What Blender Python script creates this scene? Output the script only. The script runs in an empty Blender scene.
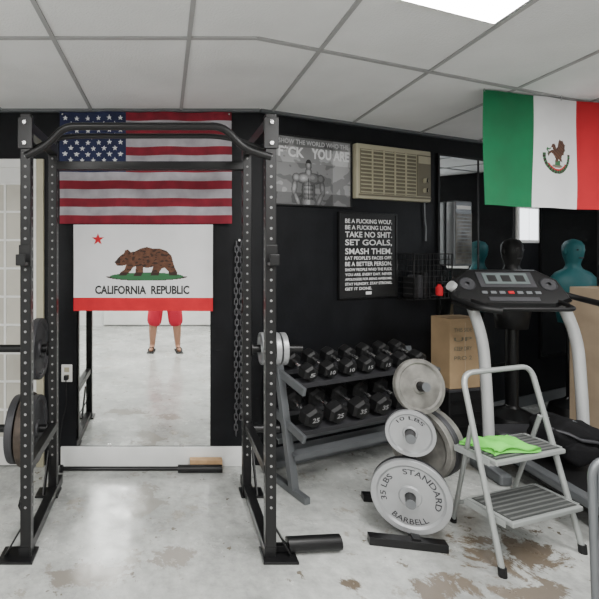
import bpy, bmesh, math, random
from mathutils import Matrix, Vector, Euler, noise
random.seed(4)
# ------------------------------------------------------------------ materials
MC={}
def mat(name,col,rough=0.5,metal=0.0,var=0.06,scale=6.0,emit=0.0,bump=0.0,bscale=60,spec=0.5):
    if name in MC: return MC[name]
    m=bpy.data.materials.new(name); m.use_nodes=True
    nt=m.node_tree; n=nt.nodes; b=n['Principled BSDF']
    b.inputs['Roughness'].default_value=rough; b.inputs['Metallic'].default_value=metal
    b.inputs['Specular IOR Level'].default_value=spec
    tc=n.new('ShaderNodeTexCoord'); no=n.new('ShaderNodeTexNoise'); no.inputs['Scale'].default_value=scale
    no.inputs['Detail'].default_value=4
    cr=n.new('ShaderNodeValToRGB')
    cr.color_ramp.elements[0].position=0.3; cr.color_ramp.elements[1].position=0.7
    cr.color_ramp.elements[0].color=tuple(max(0,c*(1-var)) for c in col)+(1,)
    cr.color_ramp.elements[1].color=tuple(min(1,c*(1+var)) for c in col)+(1,)
    nt.links.new(tc.outputs['Object'],no.inputs['Vector']); nt.links.new(no.outputs['Fac'],cr.inputs['Fac'])
    nt.links.new(cr.outputs['Color'],b.inputs['Base Color'])
    if emit>0:
        b.inputs['Emission Color'].default_value=tuple(col)+(1,); b.inputs['Emission Strength'].default_value=emit
    if bump>0:
        n2=n.new('ShaderNodeTexNoise'); n2.inputs['Scale'].default_value=bscale; n2.inputs['Detail'].default_value=5
        bp=n.new('ShaderNodeBump'); bp.inputs['Strength'].default_value=bump; bp.inputs['Distance'].default_value=0.01
        nt.links.new(tc.outputs['Object'],n2.inputs['Vector']); nt.links.new(n2.outputs['Fac'],bp.inputs['Height'])
        nt.links.new(bp.outputs['Normal'],b.inputs['Normal'])
    MC[name]=m; return m
BLKWALL=mat('black_wall_paint',(0.0065,0.007,0.0085),0.5,bump=0.15,bscale=25,var=0.3,spec=0.2)
WHITEWALL=mat('white_wall_paint',(0.74,0.75,0.74),0.6)
STEELBLK=mat('black_powder_coat',(0.007,0.007,0.0075),0.35,spec=0.35)
RUBBER=mat('black_rubber',(0.007,0.007,0.0075),0.5,spec=0.35)
NYLON=mat('black_nylon',(0.010,0.010,0.011),0.9,spec=0.15,bump=0.5,bscale=18)
SILVER=mat('silver_paint',(0.38,0.39,0.40),0.38,0.45,var=.1)
SILVERL=mat('light_silver_paint',(0.58,0.59,0.59),0.35,0.25)
LADDER=mat('ladder_enamel',(0.36,0.38,0.37),0.35,0.3)
CHROME=mat('chrome',(0.7,0.7,0.7),0.18,1.0)
GREYM=mat('grey_metal',(0.17,0.18,0.19),0.4,0.5)
TREAD=mat('step_tread_rubber',(0.045,0.048,0.047),0.6)
TREADL=mat('step_tread_rib',(0.12,0.125,0.12),0.6)
DKGREY=mat('dark_grey_iron',(0.045,0.045,0.05),0.5,0.3)
RUSTP=mat('worn_grey_iron',(0.18,0.175,0.16),0.55,0.3,var=0.4,scale=14)
RUSTD=mat('worn_brown_iron',(0.06,0.045,0.035),0.55,0.3,var=0.35,scale=14)
HOLE=mat('rack_hole_rim',(0.22,0.22,0.22),0.5)
MIRROR=mat('mirror_glass',(0.88,0.90,0.89),0.01,1.0,var=0.0)
WHITEP=mat('white_plastic',(0.75,0.75,0.73),0.4)
BEIGE=mat('beige_plastic',(0.42,0.39,0.28),0.45)
BEIGED=mat('dark_beige',(0.16,0.145,0.10),0.6)  # darker beige for grille backing, control panel and print
CARD=mat('cardboard',(0.36,0.25,0.14),0.8,var=0.12)
CARDL=mat('pale_cardboard',(0.42,0.32,0.22),0.8,var=0.1)
WOOD=mat('pale_wood',(0.50,0.32,0.17),0.6,var=0.2,scale=15)
INKBLK=mat('ink_black',(0.006,0.006,0.006),0.5)
INKWHT=mat('ink_white',(0.8,0.8,0.8),0.5)
BRED=mat('flag_red',(0.55,0.008,0.018),0.8,var=0.1,scale=12)
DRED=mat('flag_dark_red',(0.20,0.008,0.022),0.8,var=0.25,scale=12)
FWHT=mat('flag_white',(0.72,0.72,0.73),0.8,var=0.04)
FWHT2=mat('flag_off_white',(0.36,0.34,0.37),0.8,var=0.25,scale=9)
FBLUE=mat('flag_navy',(0.012,0.018,0.065),0.8,var=0.2,scale=9)
FGRN=mat('flag_green',(0.0,0.14,0.05),0.8,var=0.1)
MRED=mat('mexican_red',(0.46,0.008,0.016),0.8,var=0.1)
BEARB=mat('bear_brown',(0.10,0.04,0.02),0.8,var=0.3,scale=30)
BEARD=mat('bear_dark',(0.03,0.014,0.01),0.8)
GRASS=mat('grass_green',(0.03,0.13,0.05),0.8)
TEAL=mat('teal_vinyl',(0.004,0.085,0.095),0.6)
SKIN=mat('skin',(0.42,0.22,0.14),0.55)
SHORTS=mat('red_shorts_cloth',(0.55,0.008,0.035),0.8)
SHIRT=mat('grey_shirt_cloth',(0.12,0.12,0.13),0.85)
HAIR=mat('dark_hair',(0.02,0.013,0.01),0.7)
LIME=mat('neon_green_cloth',(0.13,0.62,0.07),0.8)
GREYS=[mat('print_grey_%d'%i,(v,v,v*1.02),0.35,var=0.05) for i,v in enumerate([0.008,0.025,0.06,0.12,0.2,0.32,0.48,0.68])]

def floor_mat():
    m=bpy.data.materials.new('worn_painted_concrete'); m.use_nodes=True
    nt=m.node_tree;n=nt.nodes;L=nt.links.new;b=n['Principled BSDF']
    tc=n.new('ShaderNodeTexCoord')
    def noi(sc,det,rough=0.6,dist=0,off=(0,0,0)):
        mp_=n.new('ShaderNodeMapping');mp_.inputs['Location'].default_value=off;L(tc.outputs['Object'],mp_.inputs['Vector'])
        x=n.new('ShaderNodeTexNoise');x.inputs['Scale'].default_value=sc;x.inputs['Detail'].default_value=det
        x.inputs['Roughness'].default_value=rough;x.inputs['Distortion'].default_value=dist
        L(mp_.outputs['Vector'],x.inputs['Vector']);return x
    def ramp(src,p0,p1,c0,c1):
        r=n.new('ShaderNodeValToRGB');r.color_ramp.elements[0].position=p0;r.color_ramp.elements[1].position=p1
        r.color_ramp.elements[0].color=c0;r.color_ramp.elements[1].color=c1;L(src,r.inputs['Fac']);return r
    def mixc(fac,a,col):
        x=n.new('ShaderNodeMix');x.data_type='RGBA';L(fac,x.inputs[0]);L(a,x.inputs[6]);x.inputs[7].default_value=col;return x.outputs[2]
    def mathn(op,a,bb):
        x=n.new('ShaderNodeMath');x.operation=op
        for i,v in enumerate((a,bb)):
            if isinstance(v,(int,float)): x.inputs[i].default_value=v
            else: L(v,x.inputs[i])
        return x.outputs[0]
    base=ramp(noi(1.7,9,0.65).outputs['Fac'],0.36,0.64,(0.34,0.35,0.335,1),(0.62,0.635,0.61,1))
    fine=ramp(noi(16,9,0.75).outputs['Fac'],0.36,0.60,(0.74,0.74,0.74,1),(1,1,1,1))
    mul=n.new('ShaderNodeMix');mul.data_type='RGBA';mul.blend_type='MULTIPLY';mul.inputs[0].default_value=1
    L(base.outputs['Color'],mul.inputs[6]);L(fine.outputs['Color'],mul.inputs[7])
    chip=ramp(noi(3.1,12,0.75,0.3).outputs['Fac'],0.575,0.61,(0,0,0,1),(.75,.75,.75,1))
    c=mixc(chip.outputs['Color'],mul.outputs[2],(0.29,0.27,0.23,1))
    flake=ramp(noi(9,6,0.65).outputs['Fac'],0.64,0.66,(0,0,0,1),(1,1,1,1))
    c=mixc(flake.outputs['Color'],c,(0.17,0.15,0.12,1))
    sep=n.new('ShaderNodeSeparateXYZ');L(tc.outputs['Object'],sep.inputs[0])
    edge=noi(5,8,0.75,0.4,(3,1,0)).outputs['Fac']
    def spot(x,y,rx,ry):
        dx=mathn('DIVIDE',mathn('SUBTRACT',sep.outputs['X'],x),rx);dy=mathn('DIVIDE',mathn('SUBTRACT',sep.outputs['Y'],y),ry)
        d=mathn('SQRT',mathn('ADD',mathn('MULTIPLY',dx,dx),mathn('MULTIPLY',dy,dy)),0.0)
        v=mathn('ADD',mathn('SUBTRACT',1.1,d),mathn('MULTIPLY',mathn('SUBTRACT',edge,0.5),4.5))
        r=ramp(v,0.42,0.62,(0,0,0,1),(.95,.95,.95,1))
        return r.outputs['Color']
    for sp in ((1.74,2.26,.34,.22,(0.13,0.10,0.07,1)),(1.28,2.0,.20,.12,(0.16,0.13,0.10,1)),(-.34,2.06,.28,.13,(0.24,0.22,0.19,1)),(-.12,2.65,.16,.22,(0.30,0.29,0.26,1)),(1.58,1.98,.26,.12,(0.17,0.14,0.11,1)),(.05,2.2,.15,.10,(0.30,0.28,0.25,1)),(.85,2.02,.10,.06,(0.14,0.11,0.08,1))):
        c=mixc(spot(*sp[:4]),c,sp[4])
    L(c,b.inputs['Base Color'])
    rr=ramp(noi(5,5).outputs['Fac'],0.3,0.7,(0.08,0.08,0.08,1),(0.34,0.34,0.34,1));L(rr.outputs['Color'],b.inputs['Roughness'])
    b.inputs['Specular IOR Level'].default_value=.75
    bp=n.new('ShaderNodeBump');bp.inputs['Strength'].default_value=0.12;bp.inputs['Distance'].default_value=0.01
    L(noi(12,6).outputs['Fac'],bp.inputs['Height']);L(bp.outputs['Normal'],b.inputs['Normal'])
    return m
FLOORM=floor_mat()
CEILM=mat('ceiling_tile',(0.76,0.76,0.76),0.9,var=0.05,scale=3,bump=0.4,bscale=90)
TBAR=mat('ceiling_grid_metal',(0.34,0.34,0.34),0.5)
LAMP=mat('lamp_diffuser',(1.0,0.99,0.97),0.5,emit=31,var=0)
PANEGLOW=mat('glowing_pane',(0.9,0.95,1.0),0.3,emit=3.0,var=0)  # glow shared by the side window and the added reflection panel
DOORGL=mat('frosted_door_glass',(0.50,0.48,0.42),0.25)

# ------------------------------------------------------------------ builder
def frame(axis):
    a=Vector(axis).normalized()
    t=Vector((0,0,1)) if abs(a.z)<0.9 else Vector((1,0,0))
    x=t.cross(a).normalized(); y=a.cross(x).normalized()
    return x,y,a
class B:
    def __init__(s,name,M=None):
        s.name=name;s.M=M;s.v=[];s.f=[];s.mi=[];s.sm=[];s.mats=[]
    def mid(s,m):
        if m not in s.mats: s.mats.append(m)
        return s.mats.index(m)
    def add(s,vs,fs,m,smooth=False):
        o=len(s.v); s.v+= [tuple(v) for v in vs]
        i=s.mid(m)
        for f in fs:
            s.f.append([o+k for k in f]); s.mi.append(i); s.sm.append(smooth)
    def bmadd(s,bm,m,smooth=False):
        bm.verts.index_update()
        s.add([v.co.copy() for v in bm.verts],[[v.index for v in f.verts] for f in bm.faces],m,smooth)
        bm.free()
    def box(s,c,size,m,rot=None,bev=0,seg=2):
        bm=bmesh.new(); bmesh.ops.create_cube(bm,size=1)
        bmesh.ops.scale(bm,vec=size,verts=bm.verts)
        if bev>0: bmesh.ops.bevel(bm,geom=bm.edges[:],offset=bev,segments=seg,profile=0.5,affect='EDGES')
        if rot is not None:
            R=rot if isinstance(rot,Matrix) else Euler(rot).to_matrix()
            bmesh.ops.rotate(bm,cent=(0,0,0),matrix=R,verts=bm.verts)
        bmesh.ops.translate(bm,vec=c,verts=bm.verts)
        s.bmadd(bm,m,False)
    def bbox(s,a,b,m,bev=0):
        s.box([(a[i]+b[i])/2 for i in range(3)],[abs(b[i]-a[i]) for i in range(3)],m,bev=bev)
    def beam(s,p1,p2,w,h,m,bev=0.002):
        p1=Vector(p1);p2=Vector(p2);x,y,a=frame(p2-p1)
        R=Matrix((x,y,a)).transposed()
        s.box((p1+p2)/2,(w,h,(p2-p1).length),m,rot=R,bev=bev)
    def cyl(s,p1,p2,r,m,seg=20,r2=None,cap=True):
        r2=r if r2 is None else r2
        p1=Vector(p1);p2=Vector(p2);x,y,a=frame(p2-p1)
        c=[(math.cos(2*math.pi*i/seg),math.sin(2*math.pi*i/seg)) for i in range(seg)]
        A=[p1+x*(r*u)+y*(r*w) for u,w in c];Bv=[p2+x*(r2*u)+y*(r2*w) for u,w in c]
        s.add(A+Bv,[[i,(i+1)%seg,seg+(i+1)%seg,seg+i] for i in range(seg)],m,True)
        if cap:
            s.add(A,[list(range(seg))[::-1]],m);s.add(Bv,[list(range(seg))],m)
    def tube(s,pts,r,m,seg=10,closed=False,sx=1.0):
        pts=[Vector(p) for p in pts];n=len(pts);rs=r if isinstance(r,(list,tuple)) else [r]*n
        tang=[]
        for i in range(n):
            a=pts[(i-1)%n] if (closed or i>0) else pts[i]
            b=pts[(i+1)%n] if (closed or i<n-1) else pts[i]
            tang.append((b-a).normalized())
        x,y,_=frame(tang[0]); vs=[]
        for i in range(n):
            t=tang[i]; x=(x-t*x.dot(t)).normalized(); y=t.cross(x)
            for k in range(seg):
                an=2*math.pi*k/seg
                vs.append(pts[i]+x*(math.cos(an)*rs[i]*sx)+y*(math.sin(an)*rs[i]))
        fs=[]
        for i in range(n if closed else n-1):
            j=(i+1)%n
            for k in range(seg):
                fs.append([i*seg+k,i*seg+(k+1)%seg,j*seg+(k+1)%seg,j*seg+k])
        s.add(vs,fs,m,True)
        if not closed:
            s.add(vs[:seg],[list(range(seg))[::-1]],m);s.add(vs[-seg:],[list(range(seg))],m)
    def lathe(s,prof,o,axis,m,seg=48):
        o=Vector(o);x,y,a=frame(axis)
        for (r1,h1),(r2,h2) in zip(prof[:-1],prof[1:]):
            vs=[]
            for r,h in ((r1,h1),(r2,h2)):
                for i in range(seg):
                    an=2*math.pi*i/seg
                    vs.append(o+a*h+x*(r*math.cos(an))+y*(r*math.sin(an)))
            s.add(vs,[[i,(i+1)%seg,seg+(i+1)%seg,seg+i] for i in range(seg)],m,True)
    def ell(s,c,rad,m,seg=20,rings=14,rot=None,fn=None):
        bm=bmesh.new(); bmesh.ops.create_uvsphere(bm,u_segments=seg,v_segments=rings,radius=1)
        for v in bm.verts:
            if fn: v.co=fn(v.co)
            v.co=Vector((v.co.x*rad[0],v.co.y*rad[1],v.co.z*rad[2]))
        if rot: bmesh.ops.rotate(bm,cent=(0,0,0),matrix=Euler(rot).to_matrix(),verts=bm.verts)
        bmesh.ops.translate(bm,vec=c,verts=bm.verts)
        s.bmadd(bm,m,True)
    def grid(s,x0,x1,z0,z1,nx,nz,cf,wave=lambda x,z:0.0,P=None):
        o=len(s.v)
        for j in range(nz+1):
            z=z0+(z1-z0)*j/nz
            for i in range(nx+1):
                x=x0+(x1-x0)*i/nx; p=(x,wave(x,z),z)
                s.v.append(tuple(P(*p)) if P else p)
        for j in range(nz):
            for i in range(nx):
                u=(i+.5)/nx;v=(j+.5)/nz
                a=o+j*(nx+1)+i
                s.f.append([a,a+1,a+nx+2,a+nx+1]); s.mi.append(s.mid(cf(u,v))); s.sm.append(True)
    def text(s,t,rect,y,m,bold=0.0,fn=None):
        vs,fs=text_mesh(t,bold)
        xs=[v[0] for v in vs];ys=[v[1] for v in vs]
        a,b,c,d=min(xs),max(xs),min(ys),max(ys); x0,x1,z0,z1=rect
        out=[]
        for v in vs:
            X=x0+(v[0]-a)/(b-a)*(x1-x0);Z=z0+(v[1]-c)/(d-c)*(z1-z0)
            out.append(fn(X,y,Z) if fn else (X,y,Z))
        s.add(out,fs,m)
    def done(s,parent=None):
        me=bpy.data.meshes.new(s.name); me.from_pydata(s.v,[],s.f)
        for m in s.mats: me.materials.append(m)
        me.polygons.foreach_set('material_index',s.mi); me.polygons.foreach_set('use_smooth',s.sm)
        me.update()
        ob=bpy.data.objects.new(s.name,me); bpy.context.scene.collection.objects.link(ob)
        if s.M is not None: ob.matrix_world=s.M
        if parent: ob.parent=parent
        return ob
TC={}
def text_mesh(t,bold):
    if (t,bold) in TC: return TC[(t,bold)]
    cu=bpy.data.curves.new('t','FONT');cu.body=t;cu.resolution_u=3;cu.offset=bold
    ob=bpy.data.objects.new('t',cu);bpy.context.scene.collection.objects.link(ob)
    dg=bpy.context.evaluated_depsgraph_get();me=bpy.data.meshes.new_from_object(ob.evaluated_get(dg))
    r=([tuple(v.co) for v in me.vertices],[list(p.vertices) for p in me.polygons])
    bpy.data.objects.remove(ob);bpy.data.meshes.remove(me);bpy.data.curves.remove(cu)
    TC[(t,bold)]=r;return r
def fillet(pts,rad,n=5):
    pts=[Vector(p) for p in pts];out=[pts[0]]
    for i in range(1,len(pts)-1):
        a,b,c=pts[i-1],pts[i],pts[i+1]
        d1=(a-b);d2=(c-b);r=min(rad,d1.length*.45,d2.length*.45)
        p=b+d1.normalized()*r;q=b+d2.normalized()*r
        for k in range(n+1):
            t=k/n; out.append(p*(1-t)**2+b*2*t*(1-t)+q*t*t)
    out.append(pts[-1]);return out
def inpoly(x,y,P):
    c=False;j=len(P)-1
    for i in range(len(P)):
        if (P[i][1]>y)!=(P[j][1]>y) and x<(P[j][0]-P[i][0])*(y-P[i][1])/(P[j][1]-P[i][1])+P[i][0]: c=not c
        j=i
    return c
def star(cx,cy,r):
    return [(cx+(r if i%2==0 else r*.4)*math.sin(math.pi*i/5),cy+(r if i%2==0 else r*.4)*math.cos(math.pi*i/5)) for i in range(10)]

# ------------------------------------------------------------------ site survey: camera 1.5 m up, back wall 3.12 m away
YW=3.12; F=450.; CX=165.; HZ=249.; HC=1.5; ZC=2.465
def bx(px,Y=YW): return (px-CX)/F*Y
def bz(py,Y=YW): return HC-(py-HZ)/F*Y
ANG=math.radians(23);ca,sa=math.cos(ANG),math.sin(ANG)
OX=0.65
MR=Matrix(((ca,-sa,0,OX),(sa,ca,0,YW),(0,0,1,0),(0,0,0,1)))
def rs(px,d=0.0):
    k=(px-CX)/F; return (k*(YW+ca*d)-OX+sa*d)/(ca-sa*k)
def rz(px,py,d=0.0):
    return HC-(py-HZ)/F*(YW+sa*rs(px,d)+ca*d)

# ------------------------------------------------------------------ room shell
XL=-2.0;SE=4.5;XR=OX+ca*SE;YE=YW+sa*SE;YF=-2.6
b=B('floor');b.bbox((XL-.1,YF-.1,-.1),(XR+.1,YE+.2,0),FLOORM);b.done()
b=B('ceiling');b.bbox((XL-.1,YF-.1,ZC),(XR+.1,YE+.2,ZC+.1),CEILM);b.done()
b=B('wall_back');b.bbox((XL-.1,YW,0),(OX+.02,YW+.1,ZC),BLKWALL);b.done()
b=B('wall_back_right',MR);b.bbox((-.0,0,0),(SE+.1,.1,ZC),BLKWALL);b.done()
b=B('wall_left');b.bbox((XL-.1,YF,0),(XL,YW,ZC),WHITEWALL);b.done()
b=B('wall_right');b.bbox((XR,YF,0),(XR+.1,YE,ZC),BLKWALL);b.done()
b=B('wall_front');b.bbox((XL-.1,YF-.1,0),(XR+.1,YF,ZC),WHITEWALL);b.done()
b=B('trim_1')
w=.020
for x in (-1.75,-1.13,-.51,.11,.75,1.43,2.11,2.78,3.45,4.12):
    yend=YW if x<OX else YW+(x-OX)*math.tan(ANG)
    b.bbox((x-w/2,YF,ZC-.008),(x+w/2,yend-.01,ZC),TBAR)
for y0 in (2.05,.83,-.39,-1.61):
    b.bbox((XL,y0-w/2,ZC-.009),(.42,y0+w/2,ZC),TBAR)
    p=Vector((.42,y0,ZC-.0045));q=Vector((XR,y0+(XR-.42)*math.tan(math.radians(21)),ZC-.0045))
    b.box((p+q)/2,((q-p).length,w,.009),TBAR,rot=(0,0,math.atan2(q.y-p.y,q.x-p.x)))
b.bbox((XL,YW-.03,ZC-.02),(OX,YW,ZC),GREYM)
b.done()
b=B('trim_2',MR);b.bbox((0.0,-.03,ZC-.02),(SE-.03,0,ZC),GREYM);b.done()
b=B('baseboard_back');b.bbox((-.72,YW-.02,0),(.60,YW,.135),WHITEWALL,bev=.004);b.done()
b=B('baseboard_back_right',MR);b.bbox((0.02,-.015,0),(SE-.05,0,.10),GREYM,bev=.003);b.done()
def troffer(pts):
    b=B('ceiling_light')
    z=ZC-.012
    vs=[(x,y,z) for x,y in pts]; c=Vector((sum(p[0] for p in pts)/4,sum(p[1] for p in pts)/4,z))
    inn=[c+(Vector(v)-c)*.95 for v in vs]
    inn=[Vector((v.x,v.y,z-.003)) for v in inn]
    top=[(x,y,ZC-.0005) for x,y in pts]
    b.add(vs+inn,[[i,(i+1)%4,4+(i+1)%4,4+i] for i in range(4)],WHITEP)
    b.add(vs+top,[[i,(i+1)%4,4+(i+1)%4,4+i] for i in range(4)],WHITEP)
    b.add(inn,[[0,1,2,3]],LAMP)
    b.done()
troffer([(.89,.60),(1.40,.79),(1.40,1.93),(.89,1.74)])
troffer([(-1.1,-1.5),(-.53,-1.5),(-.53,-.42),(-1.1,-.42)])
troffer([(.77,-1.55),(1.41,-1.35),(1.41,-.15),(.77,-.35)])
troffer([(-1.1,-.36),(-.53,-.36),(-.53,.8),(-1.1,.8)])
troffer([(2.8,.5),(3.43,.75),(3.43,1.95),(2.8,1.70)])
b=B('door_2')
for i in range(4): b.bbox((-1.2,YF+.002,.02+i*.53),(3.2,YF+.05,.53+i*.53),WHITEP,bev=.008)
b.done()
b=B('window_1')
b.bbox((XR-.03,2.6,1.25),(XR-.001,3.6,2.1),WHITEP,bev=.005)
b.bbox((XR-.036,2.65,1.30),(XR-.03,3.08,2.05),PANEGLOW);b.bbox((XR-.036,3.12,1.30),(XR-.03,3.55,2.05),PANEGLOW)
b.done()
b=B('reflection_glow_panel',MR)  # added glowing panel imitating a bright reflection, not a real window
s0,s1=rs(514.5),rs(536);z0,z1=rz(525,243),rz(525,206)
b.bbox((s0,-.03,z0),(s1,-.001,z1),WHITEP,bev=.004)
b.bbox((s0+.03,-.034,z0+.03),((s0+s1)/2-.008,-.03,z1-.03),PANEGLOW);b.bbox(((s0+s1)/2+.008,-.034,z0+.03),(s1-.03,-.03,z1-.03),PANEGLOW)
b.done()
b=B('door_1')
x0,x1=-1.72,-.885
b.bbox((x0-.06,YW-.03,0),(x0,YW-.001,2.12),WHITEP,bev=.004);b.bbox((x1,YW-.03,0),(x1+.05,YW-.001,2.12),BEIGE,bev=.004)
b.bbox((x0,YW-.03,2.06),(x1,YW-.001,2.12),WHITEP,bev=.004)
b.bbox((x0,YW-.018,.01),(x1,YW-.002,2.06),WHITEP)
b.bbox((x0+.08,YW-.022,.2),(x1-.08,YW-.018,1.95),DOORGL)
n=5
for i in range(n+1):
    x=x0+.08+(x1-x0-.16)*i/n; b.bbox((x-.008,YW-.03,.2),(x+.008,YW-.02,1.95),WHITEP,bev=.002)
for i in range(10):
    z=.2+1.75*i/9; b.bbox((x0+.08,YW-.029,z-.008),(x1-.08,YW-.02,z+.008),WHITEP,bev=.002)
b.cyl((x1-.04,YW-.018,1.0),(x1-.04,YW-.06,1.0),.012,CHROME);b.ell((x1-.04,YW-.075,1.0),(.028,.02,.028),CHROME)
b.done()

# ------------------------------------------------------------------ mirrors
b=B('wall_mirror')
b.bbox((bx(77),YW-.012,bz(445)),(bx(210),YW-.001,1.66),MIRROR)
for s_ in (-.4,.1):
    b.bbox((s_,YW-.016,bz(445)-.012),(s_+.03,YW-.001,bz(445)+.012),CHROME)
b.done()
b=B('wall_mirror',MR)
s0,s1=rs(438),rs(512);zt_=2.29
b.bbox((s0,-.012,.45),(s1,-.001,zt_),MIRROR)
for xx in (s0-.02,s1): b.bbox((xx,-.018,.43),(xx+.02,-.001,zt_+.02),STEELBLK)
b.bbox((s0,-.018,zt_),(s1,-.001,zt_+.02),STEELBLK);b.bbox((s0,-.018,.43),(s1,-.001,.45),STEELBLK)
sm_=(s0+s1)/2;b.bbox((sm_-.008,-.016,.45),(sm_+.008,-.012,zt_),STEELBLK)
b.done()
b=B('wall_mirror',MR)
s0,s1=rs(539),rs(597)
b.bbox((s0,-.012,.45),(s1,-.001,1.98),MIRROR)
for xx in (s0,s1): b.bbox((xx-.01,-.018,.43),(xx+.01,-.001,2.0),STEELBLK)
b.bbox((s0,-.018,1.98),(s1,-.001,2.0),STEELBLK);b.bbox((s0,-.018,.43),(s1,-.001,.45),STEELBLK)
b.done()

# ------------------------------------------------------------------ flags
b=B('american_flag')
x0,x1,z0,z1=bx(61),bx(231),bz(224),2.44
def usw(x,z): return YW-.030+.013*math.sin(x*17+z*2)+.006*math.sin(z*13+x*5)
stars=[]
for r in range(9):
    cols=6 if r%2==0 else 5
    for c in range(cols):
        stars.append(((.385/12)*(1+2*c+(0 if r%2==0 else 1)),1-(7/13)*(r+1)/10))
asp=(x1-x0)/(z1-z0)
ST=star(0,0,.026)
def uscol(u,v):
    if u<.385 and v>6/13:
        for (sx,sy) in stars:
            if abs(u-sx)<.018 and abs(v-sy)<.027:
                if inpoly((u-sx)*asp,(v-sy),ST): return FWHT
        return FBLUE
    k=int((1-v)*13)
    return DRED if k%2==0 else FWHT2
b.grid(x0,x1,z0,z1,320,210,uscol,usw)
for xx in (x0+.02,x1-.02): b.cyl((xx,YW-.05,z1-.02),(xx,YW,z1-.02),.006,CHROME,seg=10)
b.done()
b=B('california_flag')
fx0,fx1,fy0,fy1=75.,212.,225.,310.
x0,x1,z0,z1=bx(fx0),bx(fx1),bz(fy1),bz(fy0)
bear=[(115.5,262),(118,259),(122,255),(125,253),(126,250),(129,249.5),(131,252),(135,251.5),(141,248.5),(147,247),(153,248.5),(160,248.5),(167,251),(171.5,256),(173,262),(175,268),(177,272),(177,275),(169,275),(168.5,271),(165,267.5),(162,268),(160,271),(158.5,275),(150.5,275),(152,271),(153.5,266.5),(148,267.5),(143.5,267),(143.5,272),(141.5,275.5),(134,275.5),(136,271.5),(136.5,266),(133.5,267),(131,271),(127,275),(119.5,275),(121,272),(125.5,269),(127,264.5),(123,265.5),(118,265.5)]
bst=star(99,-239.5,6.4)
def calcol(u,v):
    x=fx0+u*(fx1-fx0);y=fy1-v*(fy1-fy0)
    if y>297: return BRED
    if inpoly(x,-y,bst): return BRED
    if inpoly(x,y,bear):
        q=noise.noise(Vector((x*.28,y*.5,0)))
        return BEARD if (q>.2 or y>272 or (x<121 and y<263)) else BEARB
    e=((x-147)/36)**2+((y-276)/3.8)**2
    if e<1: return GRASS
    if e<1.25: return BEARD if y>276 else FWHT
    return FWHT
def calw(x,z): return YW-.050+.006*math.sin(x*11+1)+.004*math.sin(z*9+x*7)
b.grid(x0,x1,z0,z1,274,170,calcol,calw)
b.text('CALIFORNIA  REPUBLIC',(bx(96),bx(189),bz(293.5),bz(285)),0,INKBLK,bold=.035,fn=lambda X,y,Z:(X,calw(X,Z)-.002,Z))
b.done()
b=B('mexican_flag')
A=Vector((bx(483,2.70),2.70,2.455)); Bq=Vector((bx(600,2.90),2.90,2.44))
dirx=(Bq-A).normalized(); nrm=Vector((dirx.y,-dirx.x,0)).normalized()
Lf=1.28;Hf=.69
def mp(x,y,z): return A+dirx*x+nrm*y+Vector((0,0,z))
def mw(x,z): return .014*math.sin(x*15+.5)*(0.3-z)+.006*math.sin(x*7+z*6)
EC=(.555,-.36)
# eagle in profile on a cactus, in 1/100 units
eagle=[(-38,30),(-30,42),(-20,46),(-12,38),(-8,26),(0,34),(6,52),(14,66),(24,60),(34,62),(42,50),(50,44),(46,32),(50,22),(40,14),(40,4),(28,2),(24,-12),(30,-26),(16,-24),(6,-16),(-2,-28),(-12,-26),(-12,-14),(-22,-2),(-34,8),(-44,2),(-48,-8),(-52,-2),(-48,12),(-36,18),(-26,20),(-28,28)]
snake=[(-38,30),(-46,24),(-56,30),(-60,20),(-52,10),(-56,0),(-50,0),(-46,10),(-52,20),(-44,20),(-36,24)]
def mexcol(u,v):
    x=u*Lf;z=-(1-v)*Hf
    if x<.375: return FGRN
    if x<.735:
        dx=(x-EC[0])/.00155;dz=(z-EC[1])/.00155;r=math.hypot(dx,dz)
        if r<90:
            if inpoly(dx,dz,eagle): return BEARD if (int(dx+dz*1.5+200)//7)%3==0 else BEARB
            if inpoly(dx,dz,snake): return GRASS
            if abs(dx)<16 and -42<dz<-22: return GRASS
            if (dx/30)**2+((dz+44)/7)**2<1: return BEIGED
            if 62<r<76 and dz<8: return GRASS if int((math.atan2(dz,dx)+4)*9)%2 else BEARD
            if 56<r<=62 and dz<-35: return MRED
        return FWHT
    return MRED
b.grid(0,Lf,-Hf,0,340,184,mexcol,mw,P=mp)
for xx in (.01,.6,Lf-.02):
    p=mp(xx,0,-.01); b.cyl(p,(p.x,p.y,ZC),.004,CHROME,seg=8)
b.done()

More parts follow.
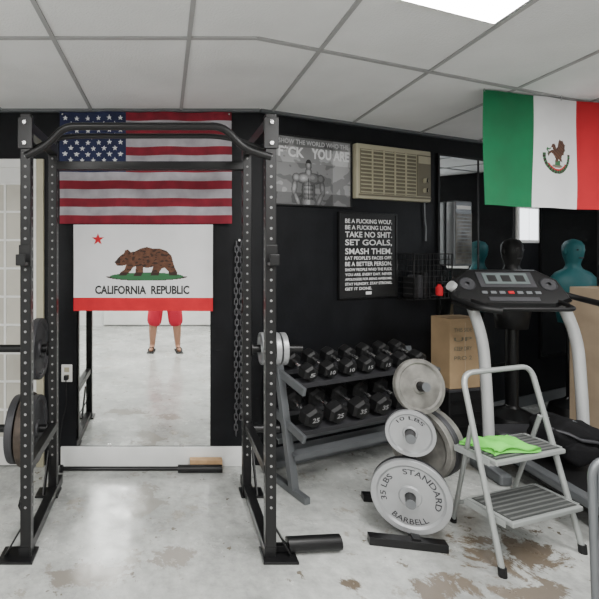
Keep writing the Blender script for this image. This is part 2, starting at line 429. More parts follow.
# ------------------------------------------------------------------ posters
def framed(name,px0,px1,py0,py1,cf,nx,nz,fw=.012):
    b=B(name,MR)
    s0,s1=rs(px0),rs(px1);pm=(px0+px1)/2;z0,z1=rz(pm,py1),rz(pm,py0)
    b.bbox((s0,-.014,z0),(s1,-.001,z1),STEELBLK)
    b.grid(s0+fw,s1-fw,z0+fw,z1-fw,nx,nz,cf,lambda x,z:-.0155)
    for a,c in (((s0,-.022,z0),(s0+fw,-.014,z1)),((s1-fw,-.022,z0),(s1,-.014,z1)),((s0,-.022,z0),(s1,-.014,z0+fw)),((s0,-.022,z1-fw),(s1,-.014,z1))):
        b.bbox(a,c,STEELBLK,bev=.002)
    return b,s0+fw,s1-fw,z0+fw,z1-fw
def photo(u,v):
    nz=noise.noise(Vector((u*4,v*5,0)))*.5+noise.noise(Vector((u*14,v*14,3)))*.25
    g=3.6+nz*3.2 + (.9 if v>.62 else 0)-(1.2 if v<.18 else 0)+ (.9 if u>.75 else 0)-(1.2 if v>.86 else 0)
    def E(cx,cy,rx,ry,t=0):
        c_,s_=math.cos(t),math.sin(t);a=(u-cx)*1.1;q=v-cy
        return ((a*c_+q*s_)/rx)**2+((-a*s_+q*c_)/ry)**2
    def cap(d): return max(0,1-d)
    L=[E(.42,.60,.045,.085),E(.42,.49,.05,.07),E(.36,.40,.11,.085,.2),E(.49,.40,.11,.085,-.2),E(.42,.22,.10,.20),E(.42,.04,.12,.12),
       E(.26,.40,.06,.07),E(.58,.40,.06,.07),E(.235,.26,.040,.13,-.1),E(.605,.26,.040,.13,.1),E(.27,.08,.035,.13,.35),E(.57,.08,.035,.13,-.35)]
    mn=min(L)
    if mn<1.0:
        if L[0]<1 and v>.63: return GREYS[0]
        g=1.0+4.2*cap(mn)*(1.0 if u<.44 else .65)+nz*2
        if abs(u-.42)<.008 and .08<v<.40: g-=2
        if .08<v<.30 and abs(u-.42)<.06 and int(v*28)%2==0: g-=1.1
    return GREYS[max(0,min(7,int(g+.5)))]
b,s0,s1,z0,z1=framed('framed_photo_poster',273,350,138,207,photo,220,180)
W=s1-s0;H=z1-z0
b.text('SHOW THE WORLD WHO THE',(s0+W*.03,s0+W*.97,z0+H*.895,z0+H*.965),-.0165,GREYS[6],bold=.02)
b.text('F*CK',(s0+W*.03,s0+W*.36,z0+H*.70,z0+H*.86),-.0165,GREYS[7],bold=.035)
b.text('YOU ARE',(s0+W*.46,s0+W*.98,z0+H*.70,z0+H*.86),-.0165,GREYS[7],bold=.035)
b.done()
b,s0,s1,z0,z1=framed('framed_quote_poster',337,395,213,298,lambda u,v:INKBLK,4,4)
W=s1-s0;H=z1-z0
lines=[('BE A FUCKING WOLF.',.052,.9),('BE A FUCKING LION.',.052,.9),('TAKE NO SHIT.',.070,.9),('SET GOALS,',.082,.9),('SMASH THEM.',.072,.9),("EAT PEOPLE'S FACES OFF.",.042,.9),('BE A BETTER PERSON.',.052,.9),('SHOW PEOPLE WHO THE FUCK',.036,.9),('YOU ARE. EVERY DAY. NEVER',.034,.9),('APOLOGIZE FOR BEING AWESOME.',.03,.9),('STAY HUNGRY. STAY STRONG.',.034,.9),('GET IT DONE.',.034,.5)]
zz=z1-H*.06
for t,h,wf in lines:
    hh=h*H
    b.text(t,(s0+W*.09,s0+W*(.09+.84*wf/.9),zz-hh,zz),-.0165,INKWHT,bold=.018)
    zz-=hh+H*.024
b.box(((s0+s1)/2,-.017,z0+H*.045),(W*.10,.001,H*.035),INKWHT)
b.done()

# ------------------------------------------------------------------ wall air conditioner
b=B('air_conditioner',MR)
d=-.05
s0,s1=rs(357,d),rs(431,d);z0,z1=rz(393,200,d),rz(393,147,d)
b.bbox((s0,d,z0),(s1,-.001,z1),BEIGE,bev=.008)
gs1=s0+(s1-s0)*.78
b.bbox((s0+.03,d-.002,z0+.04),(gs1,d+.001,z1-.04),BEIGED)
for i in range(12):
    z=z0+.05+(z1-z0-.10)*i/11
    b.box(((s0+.03+gs1)/2,d-.006,z),(gs1-s0-.04,.013,.007),BEIGE,rot=(.5,0,0))
for i in range(1,5):
    x=s0+.03+(gs1-s0-.03)*i/5; b.bbox((x-.003,d-.014,z0+.04),(x+.003,d-.002,z1-.04),BEIGE)
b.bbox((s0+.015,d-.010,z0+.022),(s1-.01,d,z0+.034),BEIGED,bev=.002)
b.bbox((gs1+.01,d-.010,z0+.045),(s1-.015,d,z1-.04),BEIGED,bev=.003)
b.bbox((gs1+.018,d-.013,z1-.11),(s1-.022,d-.009,z1-.05),BEIGE,bev=.002)
for z in (z0+.09,z0+.17):
    b.cyl(((gs1+s1)/2,d-.008,z),((gs1+s1)/2,d-.03,z),.02,BEIGE);b.box(((gs1+s1)/2,d-.034,z),(.006,.01,.034),STEELBLK)
b.tube(fillet([(s1-.03,-.015,z0+.01),(s1-.025,-.015,z0-.14),(s1-.01,-.015,z0-.22),(s1-.015,-.015,z0-.32)],.08),.006,GREYM,seg=8)
b.done()

# ------------------------------------------------------------------ wall things on right
b=B('wire_basket',MR)
d=-.16;s0,s1=rs(414,d),rs(452,d);z0,z1=rz(432,299,d),rz(432,254,d)
for y in (d,-.012):
    b.tube([(s0,y,z0),(s1,y,z0),(s1,y,z1),(s0,y,z1)],.006,STEELBLK,closed=True,seg=6)
for i in range(11):
    x=s0+(s1-s0)*i/10
    b.tube([(x,-.012,z1),(x,-.012,z0),(x,d,z0),(x,d,z1)],.0025,STEELBLK,seg=5)
for i in range(9):
    z=z0+(z1-z0)*i/8
    b.tube([(s0,-.012,z),(s0,d,z),(s1,d,z),(s1,-.012,z)],.0025,STEELBLK,seg=5)
for i in range(3): b.box((s0+.06+i*.055,-.08,z0+.09+.01*i),(.045,.11,.16+.02*i),(RUBBER,DKGREY,RUBBER)[i],bev=.008)
sx_=(s0+s1)/2
b.lathe([(0,0),(.024,0),(.026,.01),(.026,.06),(.014,.08),(.012,.09),(0,.09)],(sx_+.02,d-.034,z0+.03),(0,0,1),BRED,seg=20)
b.box((sx_+.02,d-.04,z0+.128),(.018,.045,.018),STEELBLK,bev=.003)
b.tube([(sx_-.02,d-.005,z0+.03),(sx_-.015,d-.034,z0+.028),(sx_+.055,d-.034,z0+.028),(sx_+.06,d-.005,z0+.03)],.004,STEELBLK,seg=6)
b.done()
b=B('wall_speaker',MR)
d=-.10;s0,s1=rs(455,d),rs(472,d);z0,z1=rz(463,266,d),rz(463,201,d)
b.bbox((s0,d,z0),(s1,-.019,z1),GREYM,bev=.01)
b.bbox((s0+.008,d-.004,z0+.02),(s1-.008,d,z1-.10),RUSTP,bev=.001)
for i in range(14): b.bbox((s0+.02,d-.006,z0+.05+i*.03),(s1-.02,d-.003,z0+.058+i*.03),GREYM)
b.bbox((s0+.02,d-.003,z1-.07),(s1-.02,d,z1-.04),WHITEP)
b.done()

b=B('power_outlet')
x=bx(67);z=bz(373)
b.box((x,YW-.004,z),(.075,.007,.12),WHITEP,bev=.003);
for dz in (-.025,.025): b.box((x,YW-.009,z+dz),(.035,.004,.032),BEIGE,bev=.001)
b.box((x,YW-.025,z-.025),(.03,.03,.03),RUBBER,bev=.004)
b.tube(fillet([(x,YW-.035,z-.03),(x+.01,YW-.05,z-.2),(x-.03,YW-.045,.3),(x-.05,YW-.05,.02)],.1),.004,RUBBER,seg=6)
b.done()
b=B('hanging_chain')
xc=bx(238)
b.cyl((xc,YW,1.56),(xc,YW-.06,1.56),.008,CHROME,seg=10)
CH=mat('chain_steel',(0.16,0.16,0.17),0.35,0.8)
for strand,(dx,n) in enumerate(((-.016,37),(.018,34))):
    for i in range(n):
        z=1.535-i*.036
        pts=[]
        for k in range(16):
            a=2*math.pi*k/16
            u=math.cos(a)*.011;v=math.sin(a)*.011+(.012 if math.sin(a)>0 else -.012)
            pts.append((xc+dx+(u if i%2 else 0)+.003*math.sin(i*.5),YW-.03+(0 if i%2 else u),z+v))
        b.tube(pts,.0038,CH,seg=6,closed=True)
b.done()

# ------------------------------------------------------------------ power rack
b=B('power_rack')
fxl,fxr,bxl,bxr=-.675,.513,-.685,.500; YFt,YBk=2.20,2.76; HT=2.15;U=.052
def upright(x,y):
    b.box((x,y,HT/2+.005),(U,U,HT),STEELBLK,bev=.004)
    z=.25
    while z<HT-.05:
        b.cyl((x,y-U/2+.001,z),(x,y-U/2-.0015,z),.0065,HOLE,seg=10)
        s=1 if x<0 else -1
        b.cyl((x+s*(U/2-.001),y,z),(x+s*(U/2+.0015),y,z),.0065,HOLE,seg=10)
        z+=.05
for x,y in ((fxl,YFt),(fxr,YFt),(bxl,YBk),(bxr,YBk)): upright(x,y)
for xf,xk,sg in ((fxl,bxl,-1),(fxr,bxr,1)):
    xm=(xf+xk)/2
    b.beam((xm,YFt-.03,.032),(xm,YBk+.12,.032),U,U,STEELBLK)
    b.beam((xm,YFt,HT-.05),(xm,YBk,HT-.05),U,U,STEELBLK)
    b.beam((xm,YFt,.42),(xm,YBk,.42),.045,.045,STEELBLK)
    b.box((xf+sg*.04,YFt-.005,.006),(.17,.12,.012),STEELBLK,bev=.003)
    b.box((xk+sg*.03,YBk,.006),(.14,.11,.012),STEELBLK,bev=.003)
    for y,dy in ((YFt,.16),(YBk,-.13)):
        b.beam((xm+sg*.03,y+dy,.06),(xm+sg*.03,y,.27),.008,.05,STEELBLK)
    b.beam((xf+sg*.10,YFt,.012),(xf+sg*.02,YFt,.15),.05,.008,STEELBLK)
    b.box((xf,YFt-U/2-.004,HT-.09),(.07,.008,.15),STEELBLK,bev=.002)
    for dz in (-.14,-.04):
        b.cyl((xf,YFt-U/2,HT+dz),(xf,YFt-U/2-.018,HT+dz),.010,CHROME,seg=6)
    for z,L in ((.89,.34),(.40,.20 if sg>0 else .34)):
        b.cyl((xk,YBk,z),(xk+sg*L,YBk,z),.024,STEELBLK)
        b.cyl((xk+sg*U/2,YBk,z),(xk+sg*(U/2+.008),YBk,z),.045,STEELBLK)
b.tube(fillet([(fxl,YFt-.02,bz(157,YFt)),(bx(48,YFt),YFt-.02,bz(146,YFt)),(bx(66,YFt),YFt-.03,bz(128,YFt)),(bx(222,YFt),YFt-.03,bz(128,YFt)),(bx(244,YFt),YFt-.02,bz(150,YFt)),(fxr,YFt-.02,bz(158,YFt))],.05),.019,STEELBLK,seg=12)
b.beam((bxl,YBk,bz(166,YBk)),(bxr,YBk,bz(166,YBk)),.05,.05,STEELBLK)
b.tube(fillet([(fxl,YFt+.03,bz(150,YFt)),(bx(52,YFt),YFt+.05,bz(136,YFt)),(bx(72,YFt),YFt+.05,bz(133.5,YFt)),(bx(216,YFt),YFt+.05,bz(133.5,YFt)),(bx(238,YFt),YFt+.05,bz(137,YFt)),(fxr,YFt+.03,bz(150,YFt))],.05),.013,STEELBLK,seg=12)
for x in (fxl,fxr):
    b.box((x,YFt-.031,1.47),(.058,.012,.10),STEELBLK,bev=.003)
    b.box((x,YFt-.065,1.43),(.045,.07,.016),STEELBLK,bev=.003);b.box((x,YFt-.098,1.45),(.045,.010,.05),STEELBLK,bev=.003)
b.cyl((fxr+.09,YFt+.02,.042),(bx(340,2.24),2.24,.042),.036,STEELBLK,seg=24)
b.beam((fxr+.02,YFt+.02,.03),(fxr+.10,YFt+.02,.03),.03,.03,STEELBLK)
b.done()
def plate(name,c,axis,R,t,m,txt=None,tm=None,rot=0):
    b=B(name)
    h=R*.26
    prof=[(.026,-t/2),(.026,t/2),(h,t/2),(h+.006,t*.22),(R*.80,t*.22),(R*.86,t/2),(R*.985,t/2),(R,t*.35),(R,-t*.35),(R*.985,-t/2),(R*.86,-t/2),(R*.80,-t*.22),(h+.006,-t*.22),(h,-t/2),(.026,-t/2)]
    b.lathe(prof,c,axis,m)
    if txt:
        a=Vector(axis).normalized()
        right=Vector((0,0,1)).cross(a).normalized(); up=a.cross(right).normalized(); c=Vector(c)
        for s_,a0,a1,flip in txt:
            r0,r1=(R*.60,R*.75)
            def fn(X,y,Z,flip=flip,a0=a0,a1=a1):
                an=math.radians(a0+(a1-a0)*X)
                r=r0+(r1-r0)*(Z if not flip else 1-Z)
                return c+a*(t*.22+.002)+right*(r*math.cos(an))+up*(r*math.sin(an))
            b.text(s_,(0,1,0,1),0,tm,bold=.01,fn=fn)
    return b.done()
for x in (.600,.640,.680,.722): plate('weight_plate',(x,YBk,.89),(1,0,0),.098,.032,SILVER)
plate('weight_plate',(-.775,YBk,.89),(1,0,0),.185,.045,DKGREY)
plate('weight_plate',(-.79,YBk,.40),(1,0,0),.20,.04,DKGREY)
plate('weight_plate',(-.84,YBk,.40),(1,0,0),.215,.045,RUSTD)
plate('weight_plate',(-.90,YBk,.40),(1,0,0),.20,.045,DKGREY)

b=B('barbell')
b.cyl((bx(60,3.02),3.02,.026),(bx(210,3.02),3.02,.026),.014,STEELBLK)
b.cyl((bx(60,3.02),3.02,.026),(bx(60,3.02)+.02,3.02,.026),.025,STEELBLK)
b.cyl((bx(178,3.02),3.02,.026),(bx(222,3.02),3.02,.026),.0255,STEELBLK)
b.done()
b=B('wood_block');b.box((bx(206,3.075),3.072,.035),(.22,.045,.07),WOOD,bev=.003);b.done()

# ------------------------------------------------------------------ dumbbell rack (parallel to the right wall)
b=B('dumbbell_rack',MR)
TL=math.radians(14)
S0,S1=-.02,1.14
tiers=[(.765,.052,.085),(.500,.068,.100)]
dc=-.33
for s_ in (S0,S1):
    b.beam((s_,-.52,.022),(s_,-.10,.022),.04,.04,GREYM)
    b.beam((s_,-.40,.02),(s_,-.24,.78),.04,.05,GREYM)
    for zc,R,o in tiers:
        b.box((s_,dc,zc-R-.02),(.022,.34,.05),GREYM,rot=(TL,0,0),bev=.003)
for zc,R,o in tiers:
    for sg in (-1,1):
        y=dc+sg*o*math.cos(TL)+ (R+.006)*math.sin(TL);z=zc+sg*o*math.sin(TL)-(R+.008)*math.cos(TL)
        b.box(((S0+S1)/2,y,z-.002),(S1-S0,.07,.006),DKGREY,rot=(TL,0,0))
        b.box(((S0+S1)/2,y-.034,z-.018),(S1-S0,.005,.03),DKGREY,rot=(TL,0,0))
for y,z in ((-.38,.24),(-.22,.28)):
    b.box(((S0+S1)/2,y,z),(S1-S0,.05,.012),GREYM,rot=(TL,0,0),bev=.002);b.box(((S0+S1)/2,y-.024,z-.015),(S1-S0,.005,.035),GREYM)
b.box(((S0+S1)/2,-.12,.05),(S1-S0,.03,.04),GREYM)
b.done()
LBL=GREYS[5]
def dumbbell(s_,zc,R,o,num):
    b=B('dumbbell',MR)
    ax=Vector((0,-math.cos(TL),-math.sin(TL)))
    c=Vector((s_,dc,zc)); hl=.036+R*.15
    up=Vector((0,-math.sin(TL),math.cos(TL)));rt=Vector((1,0,0))
    for sg in (-1,1):
        m0=c+ax*(sg*o)
        prof=[(R*.55,-hl),(R*.80,-hl*.96),(R*1.02,-hl*.6),(R*1.02,hl*.6),(R*.80,hl*.96),(R*.55,hl)]
        vs=[];
        for r,h in prof:
            for k in range(6):
                an=math.pi/6+math.pi/3*k
                vs.append(m0+ax*h+rt*(r*math.cos(an)*1.1)+up*(r*math.sin(an)*1.0))
        fs=[]
        for j in range(5):
            for k in range(6): fs.append([j*6+k,j*6+(k+1)%6,(j+1)*6+(k+1)%6,(j+1)*6+k])
        fs.append(list(range(6))[::-1]);fs.append(list(range(30,36)))
        b.add(vs,fs,RUBBER)
    b.tube([c+ax*(-o+hl),c+ax*(-o*.3),c,c+ax*(o*.3),c+ax*(o-hl)],[.013,.016,.018,.016,.013],CHROME,seg=14)
    f=c+ax*(o+hl+.001)
    b.text(num,(-R*.38,R*.38,-R*.24,R*.24),0,LBL,bold=.02,fn=lambda X,y,Z:f+rt*X+up*Z+ax*.001)
    b.done()
zc,R,o=tiers[0]
for i in range(7): dumbbell(.075+i*.158,zc,R,o,str(5+5*((i+1)//2)))
zc,R,o=tiers[1]
for i in range(6): dumbbell(.085+i*.192,zc,R,o,('25','25','35','35','40','40')[i])

# ------------------------------------------------------------------ plate tree
P0=Vector((1.34,2.47,0)); f=Vector((-.45,-.89,0)).normalized(); g=Vector((.9,.43,0)).normalized()
b=B('weight_plate_tree')
b.beam(P0+Vector((0,0,.03)),P0+Vector((0,0,.84)),.05,.05,STEELBLK)
b.beam(Vector((1.04,2.30,.022)),Vector((1.40,2.235,.022)),.05,.04,STEELBLK)
b.beam(Vector((1.26,2.25,.03)),P0+Vector((.05,.2,.03)),.04,.04,STEELBLK)
b.beam(P0+Vector((-.16,.22,.022)),P0+Vector((.22,.17,.022)),.05,.04,STEELBLK)
tt=Vector((.12,-.97,.20)).normalized()
pegs=[(.228,f,.26),(.545,f,.24),(.755,tt,.14),(.42,g,.26)]
for z,dr,L in pegs:
    p=P0+Vector((0,0,z)); b.cyl(p,p+dr*L,.0235,STEELBLK);b.cyl(p+dr*.025,p+dr*.033,.04,STEELBLK)
    b.cyl(p+dr*(L-.004),p+dr*(L+.001),.0236,GREYM)
b.done()
p=P0+Vector((0,0,.228))
plate('weight_plate',p+f*.17,f,.187,.034,SILVER,[('35 LBS    STANDARD',200,-20,False),('BARBELL',232,308,True)],DKGREY)
plate('weight_plate',p+f*.13,f,.183,.034,DKGREY)
p=P0+Vector((0,0,.545))
plate('weight_plate',p+f*.15,f,.118,.03,SILVER,[('10 LBS',140,40,False)],DKGREY)
plate('weight_plate',p+f*.115,f,.118,.03,DKGREY)
p=P0+Vector((0,0,.755))
plate('weight_plate',p+tt*.08,tt,.142,.03,RUSTP)
p=P0+Vector((0,0,.42))
plate('weight_plate',p+g*.09,g,.19,.04,RUSTP)
plate('weight_plate',p+g*.135,g,.19,.04,DKGREY)
plate('weight_plate',p+g*.18,g,.185,.04,RUSTP)

# ------------------------------------------------------------------ treadmill
b=B('treadmill')
xl,xr=2.23,2.82
b.box((2.525,2.52,.12),(.50,1.30,.07),STEELBLK,bev=.01)
b.box((2.525,2.50,.158),(.44,1.18,.008),RUBBER)
for x in (xl+.03,xr-.03): b.box((x,2.50,.155),(.075,1.34,.05),GREYM,bev=.012)
for x in (xl+.05,xr-.05):
    for y in (1.92,3.1): b.cyl((x,y,0),(x,y,.12),.03,RUBBER)
b.box((2.525,3.10,.19),(.58,.20,.15),DKGREY,bev=.03,seg=3)
for xf,yf,xt,yt in ((2.15,2.98,1.95,3.02),(2.78,2.98,2.52,2.97)):
    path=fillet([(xf,yf,.03),(xf-.005,yf+.01,.45),(xf-.03,yf+.02,.90),(xt+.09,yt,1.17),(xt-.05,yt-.02,1.26)],.25,7)
    b.tube(path,.034,SILVERL,seg=14,sx=.9)
    b.box((xf,yf,.04),(.08,.30,.07),GREYM,bev=.015)
cm=Euler((math.radians(52),0,math.radians(-7))).to_matrix()
cc=Vector((2.245,2.96,1.235))
def cl(x,y,z): return cc+cm@Vector((x,y,z))
out=[(-.35,-.09),(-.32,.07),(-.22,.15),(.22,.15),(.32,.07),(.35,-.09),(.24,-.14),(-.24,-.14)]
n_=len(out)
vs=[cl(x,y,-.045) for x,y in out]+[cl(x,y,.012) for x,y in out]+[cl(x*.94,y*.88,.03) for x,y in out]
b.add(vs,[[i,(i+1)%n_,n_+(i+1)%n_,n_+i] for i in range(n_)]+[[n_+i,n_+(i+1)%n_,2*n_+(i+1)%n_,2*n_+i] for i in range(n_)]+[list(range(n_))[::-1],list(range(2*n_,3*n_))],STEELBLK)
b.box(cl(0,.055,.032),(.34,.12,.006),DKGREY,rot=cm,bev=.002)
b.box(cl(0,.06,.037),(.27,.085,.004),mat('lcd_screen',(0.13,0.155,0.155),0.2),rot=cm)
for i in range(3): b.box(cl(-.085+.085*i,.06,.0395),(.055,.05,.001),INKBLK,rot=cm)
for i in range(7): b.box(cl(-.16+.053*i,-.045,.032),(.034,.020,.006),(GREYM if i!=3 else BRED),rot=cm,bev=.002)
b.box(cl(0,-.095,.032),(.30,.03,.006),DKGREY,rot=cm,bev=.002)
for sx in (-1,1):
    b.lathe([(.010,.012),(.018,.006),(.042,.006),(.046,.010),(.050,.006),(.050,0)],cl(sx*.245,.02,.028),cm@Vector((0,0,1)),DKGREY,seg=24)
    c0=cc+Vector((sx*.33,0,-.02))
    b.tube(fillet([c0,c0+Vector((sx*.07,-.08,-.03)),c0+Vector((sx*.08,-.32,-.06)),c0+Vector((sx*-.02,-.38,-.07))],.06),.019,RUBBER,seg=10)
b.tube(fillet([cl(-.26,-.08,0),cc+Vector((-.24,-.22,-.10)),cc+Vector((.24,-.25,-.10)),cl(.26,-.08,0)],.06),.014,RUBBER,seg=10)
b.beam((2.0,3.0,1.13),(2.56,2.97,1.13),.05,.05,STEELBLK)
b.done()

# soft slumped bag lying on the treadmill deck
b=B('duffel_bag')
def bagfn(v):
    sx=lambda t:math.copysign(abs(t)**.6,t)
    q=Vector((sx(v.x),sx(v.y),sx(v.z)))
    q.z*=1-.28*max(0,q.x)-.12*math.sin(q.x*5)
    return q*(1+.13*noise.noise(q*2.2)+.05*noise.noise(q*6))
b.ell((2.52,2.83,.315),(.175,.135,.120),NYLON,seg=44,rings=30,fn=bagfn)
b.ell((2.50,2.70,.27),(.10,.035,.065),NYLON,seg=24,rings=16,fn=bagfn)
b.tube([(2.36,2.78,.40),(2.42,2.70,.39),(2.48,2.68,.36),(2.56,2.68,.35),(2.62,2.69,.33),(2.66,2.74,.34)],.009,DKGREY,seg=8,sx=1.6)
b.tube([(2.37,2.84,.433),(2.47,2.83,.437),(2.57,2.83,.418),(2.66,2.84,.38)],.004,GREYM,seg=6)
b.done()

# ------------------------------------------------------------------ step ladder
ang=math.atan2(.16,.515)
ML=Matrix.Translation((1.547,2.06,0))@Matrix.Rotation(ang,4,'Z')
b=B('step_ladder',ML)
Wd=.54;tp=(.04,.235,.865)
path=fillet([(0,0,.01),(tp[0],tp[1],tp[2]),(Wd-.01,tp[1],tp[2]),(Wd,0,.01)],.07,8)
b.tube(path,.0135,LADDER,seg=12)
for xa,xb_ in ((.026,.16),(Wd-.03,Wd+.03)):
    b.tube([(xa,.175,.62),(xb_,.385,.01)],.011,LADDER,seg=10)
    b.cyl((xb_,.385,0),(xb_,.385,.03),.016,RUBBER)
for x in (0,Wd): b.cyl((x,0,0),(x,.004,.04),.018,RUBBER)
b.tube([(.135,.345,.13),(Wd+.02,.345,.13)],.009,LADDER,seg=8)
for z,y0,y1 in ((.225,-.01,.225),(.475,.065,.28)):
    xo=.02
    b.box((Wd/2+xo,(y0+y1)/2,z),(Wd-.065,y1-y0,.024),LADDER,bev=.006)
    b.box((Wd/2+xo,(y0+y1)/2,z+.0125),(Wd-.10,y1-y0-.035,.004),TREAD)
    for k in range(7): b.box((Wd/2+xo,y0+.03+k*(y1-y0-.06)/6,z+.0155),(Wd-.11,.010,.003),TREADL)
    for x in (.03,Wd-.01): b.beam((x,y0+.02,z),(x,y1-.01,z),.006,.03,LADDER)
b.done()
b=B('green_towel',ML)
vs=[];nx,ny=28,14
for lay in (0,1):
    for j in range(ny+1):
        for i in range(nx+1):
            u=i/nx;v=j/ny
            x=.075+.27*u+.030*math.sin(v*4)*(1-u)+.012*math.sin(v*9+1);y=.09+.155*v+.022*math.sin(u*4.5+.5)
            z=.5085+.018+.014*noise.noise(Vector((x*17,y*17,0)))+.006*math.sin(x*55+y*30)
            ed=min(u,1-u,v,1-v); z=z-.012*max(0,1-ed*8)
            vs.append((x,y,max(z,.500) if lay==0 else .4955))
N=(nx+1)*(ny+1);fs=[]
for j in range(ny):
    for i in range(nx):
        a=j*(nx+1)+i;fs.append([a,a+1,a+nx+2,a+nx+1]);fs.append([N+a,N+a+nx+1,N+a+nx+2,N+a+1])
def rim(a,c): fs.append([a,c,N+c,N+a])
for i in range(nx): rim(i,i+1);rim(ny*(nx+1)+i+1,ny*(nx+1)+i)
for j in range(ny): rim((j+1)*(nx+1),j*(nx+1));rim(j*(nx+1)+nx,(j+1)*(nx+1)+nx)
b.add(vs,fs,LIME,True)
b.done()

# ------------------------------------------------------------------ boxes
MB=Matrix.Translation((2.23,3.46,0))@Matrix.Rotation(math.radians(12),4,'Z')
b=B('storage_crate',MB)
b.box((0,0,.22),(.30,.20,.44),RUBBER,bev=.01)
for z in (.06,.16,.26,.36): b.box((0,-.101,z),(.26,.006,.03),STEELBLK,bev=.002)
b.box((0,0,.445),(.315,.215,.02),DKGREY,bev=.004)
b.done()
b=B('cardboard_box',MB)
b.box((0,0,.456+.262),(.27,.18,.524),CARD,bev=.004)
b.box((0,-.091,.70),(.006,.002,.50),CARDL)
for i,t in enumerate(('THIS SIDE','UP','KEEP DRY','PRO 2')):
    b.text(t,(-.10,.06,.88-i*.07,.91-i*.07),-.0925,BEIGED,bold=.01)
b.done()
b=B('cardboard_box',Matrix.Translation((3.46,3.5,0))@Matrix.Rotation(math.radians(8),4,'Z'))
b.box((0,0,.60),(.42,.26,1.20),CARDL,bev=.004)
b.box((0,-.131,.6),(.05,.002,1.19),CARD);b.box((0,0,1.201),(.05,.26,.002),CARD)
b.done()

# ------------------------------------------------------------------ boxing dummies
def dummy(x,y,hz,sc,m,base=.2):
    b=B('boxing_dummy',Matrix.Translation((x,y,0)))
    b.lathe([(0,0),(base,0),(base+.01,.03),(base-.02,.14),(.06,.20),(.045,.22),(.045,hz-.55*sc),(0,hz-.55*sc)],(0,0,0),(0,0,1),STEELBLK,seg=32)
    secs=[(-.68,.01,.01),(-.675,.13,.09),(-.55,.15,.10),(-.42,.17,.115),(-.32,.20,.12),(-.24,.205,.105),(-.19,.16,.08),(-.155,.075,.065),(-.12,.055,.058),(-.09,.056,.064),(-.04,.070,.085),(.02,.078,.095),(.07,.074,.092),(.11,.052,.065),(.13,.01,.01)]
    n=28;vs=[];fs=[]
    for h,rx,ry in secs:
        for k in range(n):
            a=2*math.pi*k/n
            yy=-math.sin(a)*ry
            if -.09<=h<=.08 and math.sin(a)>.93: yy-=.016*(1 if abs(h-.0)<.04 else .4)
            vs.append((rx*math.cos(a)*sc,yy*sc,hz+h*sc))
    for j in range(len(secs)-1):
        for k in range(n): fs.append([j*n+k,j*n+(k+1)%n,(j+1)*n+(k+1)%n,(j+1)*n+k])
    b.add(vs,fs,m,True)
    for sx in (-1,1):
        b.ell((sx*.080*sc,0,hz+.01),(.012*sc,.022*sc,.034*sc),m)
        b.ell((sx*.030*sc,-.085*sc,hz+.025*sc),(.014*sc,.008*sc,.008*sc),STEELBLK if m is TEAL else DKGREY)
    b.ell((0,-.088*sc,hz-.05*sc),(.024*sc,.008*sc,.007*sc),DKGREY)
    b.done()
dummy(bx(512,3.70),3.70,1.47,.92,RUBBER)
dummy(bx(573,3.90),3.90,1.47,.90,TEAL,.18)

# ------------------------------------------------------------------ folding chair bottom right
b=B('folding_chair',Matrix.Translation((1.56,1.62,0))@Matrix.Rotation(math.radians(-6),4,'Z'))
Wc=.44
b.tube(fillet([(0,0,.01),(0,.03,.73),(Wc,.03,.73),(Wc,0,.01)],.07,8),.0135,GREYM,seg=12)
for x in (.03,Wc-.03):
    b.tube([(x,.02,.52),(x,-.38,.01)],.011,GREYM,seg=10); b.cyl((x,-.38,0),(x,-.38,.03),.015,RUBBER)
for x in (0,Wc): b.cyl((x,0,0),(x,0,.035),.018,RUBBER)
b.box((Wc/2,-.18,.44),(Wc-.05,.36,.02),GREYM,bev=.008,seg=3)
b.box((Wc/2,.025,.64),(Wc-.03,.012,.14),GREYM,bev=.005)
b.tube([(.03,-.30,.12),(Wc-.03,-.30,.12)],.008,GREYM,seg=8)
b.done()

# ------------------------------------------------------------------ person (photographer seen in the mirror)
per=bpy.data.objects.new('person',None);bpy.context.scene.collection.objects.link(per)
def skin(name,nodes,edges,m,sub=2):
    me=bpy.data.meshes.new(name);me.from_pydata([n[:3] for n in nodes],edges,[])
    ob=bpy.data.objects.new(name,me);bpy.context.scene.collection.objects.link(ob)
    md=ob.modifiers.new('Skin','SKIN');md.use_smooth_shade=True
    for i,nd in enumerate(nodes):
        sv=me.skin_vertices[0].data[i];r_=nd[3]
        sv.radius=r_ if isinstance(r_,tuple) else (r_,r_);sv.use_root=(i==0)
    s=ob.modifiers.new('Sub','SUBSURF');s.levels=sub;s.render_levels=sub
    me.materials.append(m);ob.parent=per
    return ob
Y0=-.42
bn=[(0,Y0,.95,.12),(0,Y0,1.10,.115),(0,Y0,1.30,.13),(0,Y0,1.44,.085),(0,Y0+.01,1.50,.055),(0,Y0+.02,1.56,.055)]
be=[(0,1),(1,2),(2,3),(3,4),(4,5)]
for sx in (-1,1):
    k=len(bn)
    bn+=[(sx*.17,Y0,1.41,.06),(sx*.25,Y0+.10,1.18,.046),(sx*.17,Y0+.22,1.30,.04),(sx*.085,Y0+.325,1.405,.028)]
    be+=[(2,k),(k,k+1),(k+1,k+2),(k+2,k+3)]
    k=len(bn)
    bn+=[(sx*.10,Y0,.86,.095),(sx*.16,Y0+.02,.50,.066),(sx*.178,Y0,.33,.068),(sx*.185,Y0-.01,.11,.043),(sx*.19,Y0,.055,.040),(sx*.205,Y0+.10,.040,.030),(sx*.21,Y0+.16,.035,.022)]
    be+=[(0,k),(k,k+1),(k+1,k+2),(k+2,k+3),(k+3,k+4),(k+4,k+5),(k+5,k+6)]
skin('body',bn,be,SKIN)
sn=[(0,Y0,1.0,.14),(0,Y0,.88,.145)];se=[(0,1)]
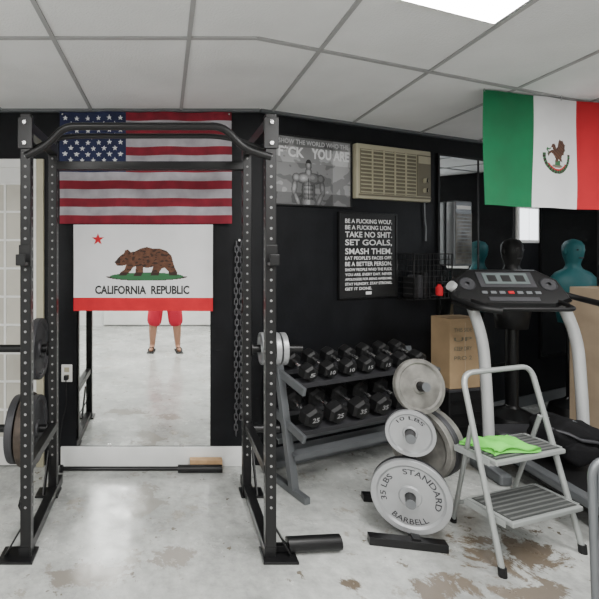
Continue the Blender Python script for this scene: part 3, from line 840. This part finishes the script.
for sx in (-1,1):
    k=len(sn);sn+=[(sx*.11,Y0,.78,.12),(sx*.150,Y0+.01,.52,.118),(sx*.165,Y0,.345,.122)];se+=[(1,k),(k,k+1),(k+1,k+2)]
skin('shorts',sn,se,SHORTS)
tn=[(0,Y0,.92,.15),(0,Y0,1.10,.14),(0,Y0,1.30,.15),(0,Y0,1.42,.11)];te=[(0,1),(1,2),(2,3)]
for sx in (-1,1):
    k=len(tn);tn+=[(sx*.175,Y0,1.41,.078),(sx*.225,Y0+.06,1.27,.068)];te+=[(2,k),(k,k+1)]
skin('t_shirt',tn,te,SHIRT)
for sx in (-1,1):
    hn=[(sx*.085,Y0+.325,1.405,(.024,.018)),(sx*.072,Y0+.345,1.435,(.032,.016))];he=[(0,1)]
    for i in range(4):
        k=len(hn);z=1.425+i*.019;L=(.9,1.0,.97,.8)[i]
        hn+=[(sx*.062,Y0+.362,z,.009),(sx*.048,Y0+.378,z+.004,.0085),(sx*(.048-.022*L),Y0+.380,z+.006,.0075)]
        he+=[(1,k),(k,k+1),(k+1,k+2)]
    k=len(hn);hn+=[(sx*.066,Y0+.335,1.455,.010),(sx*.045,Y0+.338,1.475,.009),(sx*.028,Y0+.345,1.488,.008)];he+=[(1,k),(k,k+1),(k+1,k+2)]
    skin('hand_'+('l' if sx<0 else 'r'),hn,he,SKIN,1)
b=B('smartphone');b.box((0,Y0+.361,1.48),(.076,.008,.155),STEELBLK,bev=.003);b.cyl((.0,Y0+.365,1.53),(0,Y0+.368,1.53),.008,DKGREY);b.done(per)
def hd(v):
    v=v.copy()
    if v.z<0: v.x*=1-.28*(-v.z)**1.5; v.y*=1-.12*(-v.z)
    if abs(v.x)<.16 and v.y>.7 and -.25<v.z<.05: v.y*=1.14
    if v.y<0: v.y*=1.05
    return v
b=B('head');hc=(0,Y0+.03,1.645)
b.ell(hc,(.076,.096,.115),SKIN,seg=40,rings=30,fn=hd)
for sx in (-1,1):
    b.ell((sx*.077,Y0+.025,1.64),(.010,.020,.032),SKIN)
    b.ell((sx*.030,Y0+.117,1.652),(.014,.008,.008),INKWHT);b.ell((sx*.030,Y0+.123,1.652),(.006,.004,.006),HAIR)
    b.box((sx*.031,Y0+.120,1.672),(.030,.008,.006),HAIR,bev=.002)
b.ell((0,Y0+.112,1.594),(.024,.008,.007),mat('lips',(0.4,0.15,0.13),0.5))
b.done(per)
b=B('hair')
b.ell((0,Y0+.012,1.675),(.083,.100,.100),HAIR,seg=30,rings=20,fn=lambda v:Vector((v.x,v.y if v.z>-.2 else min(v.y,.2),max(v.z,-.45 if v.y<.2 else .2))))
b.done(per)
for sx in (-1,1):
    b=B('sandal')
    b.box((sx*.20,Y0+.06,.010),(.10,.27,.02),INKBLK,rot=(0,0,-sx*.1),bev=.008,seg=3)
    b.tube(fillet([(sx*.20-.048,Y0+.03,.02),(sx*.20-.02,Y0+.09,.07),(sx*.205,Y0+.12,.065),(sx*.20+.025,Y0+.08,.07),(sx*.20+.05,Y0+.03,.02)],.03),.007,INKBLK,seg=8)
    b.done(per)

# ------------------------------------------------------------------ camera
cam=bpy.data.cameras.new('camera');co=bpy.data.objects.new('camera',cam);bpy.context.scene.collection.objects.link(co)
co.location=(0,0,HC);co.rotation_euler=(math.radians(90),0,0)
cam.sensor_width=36;cam.lens=F/599*36;cam.shift_x=(299.5-CX)/599;cam.shift_y=-(299.5-HZ)/599
cam.clip_start=.02
bpy.context.scene.camera=co
wd=bpy.data.worlds.new('world');bpy.context.scene.world=wd;wd.use_nodes=True
wd.node_tree.nodes['Background'].inputs[0].default_value=(.8,.85,.9,1);wd.node_tree.nodes['Background'].inputs[1].default_value=.3
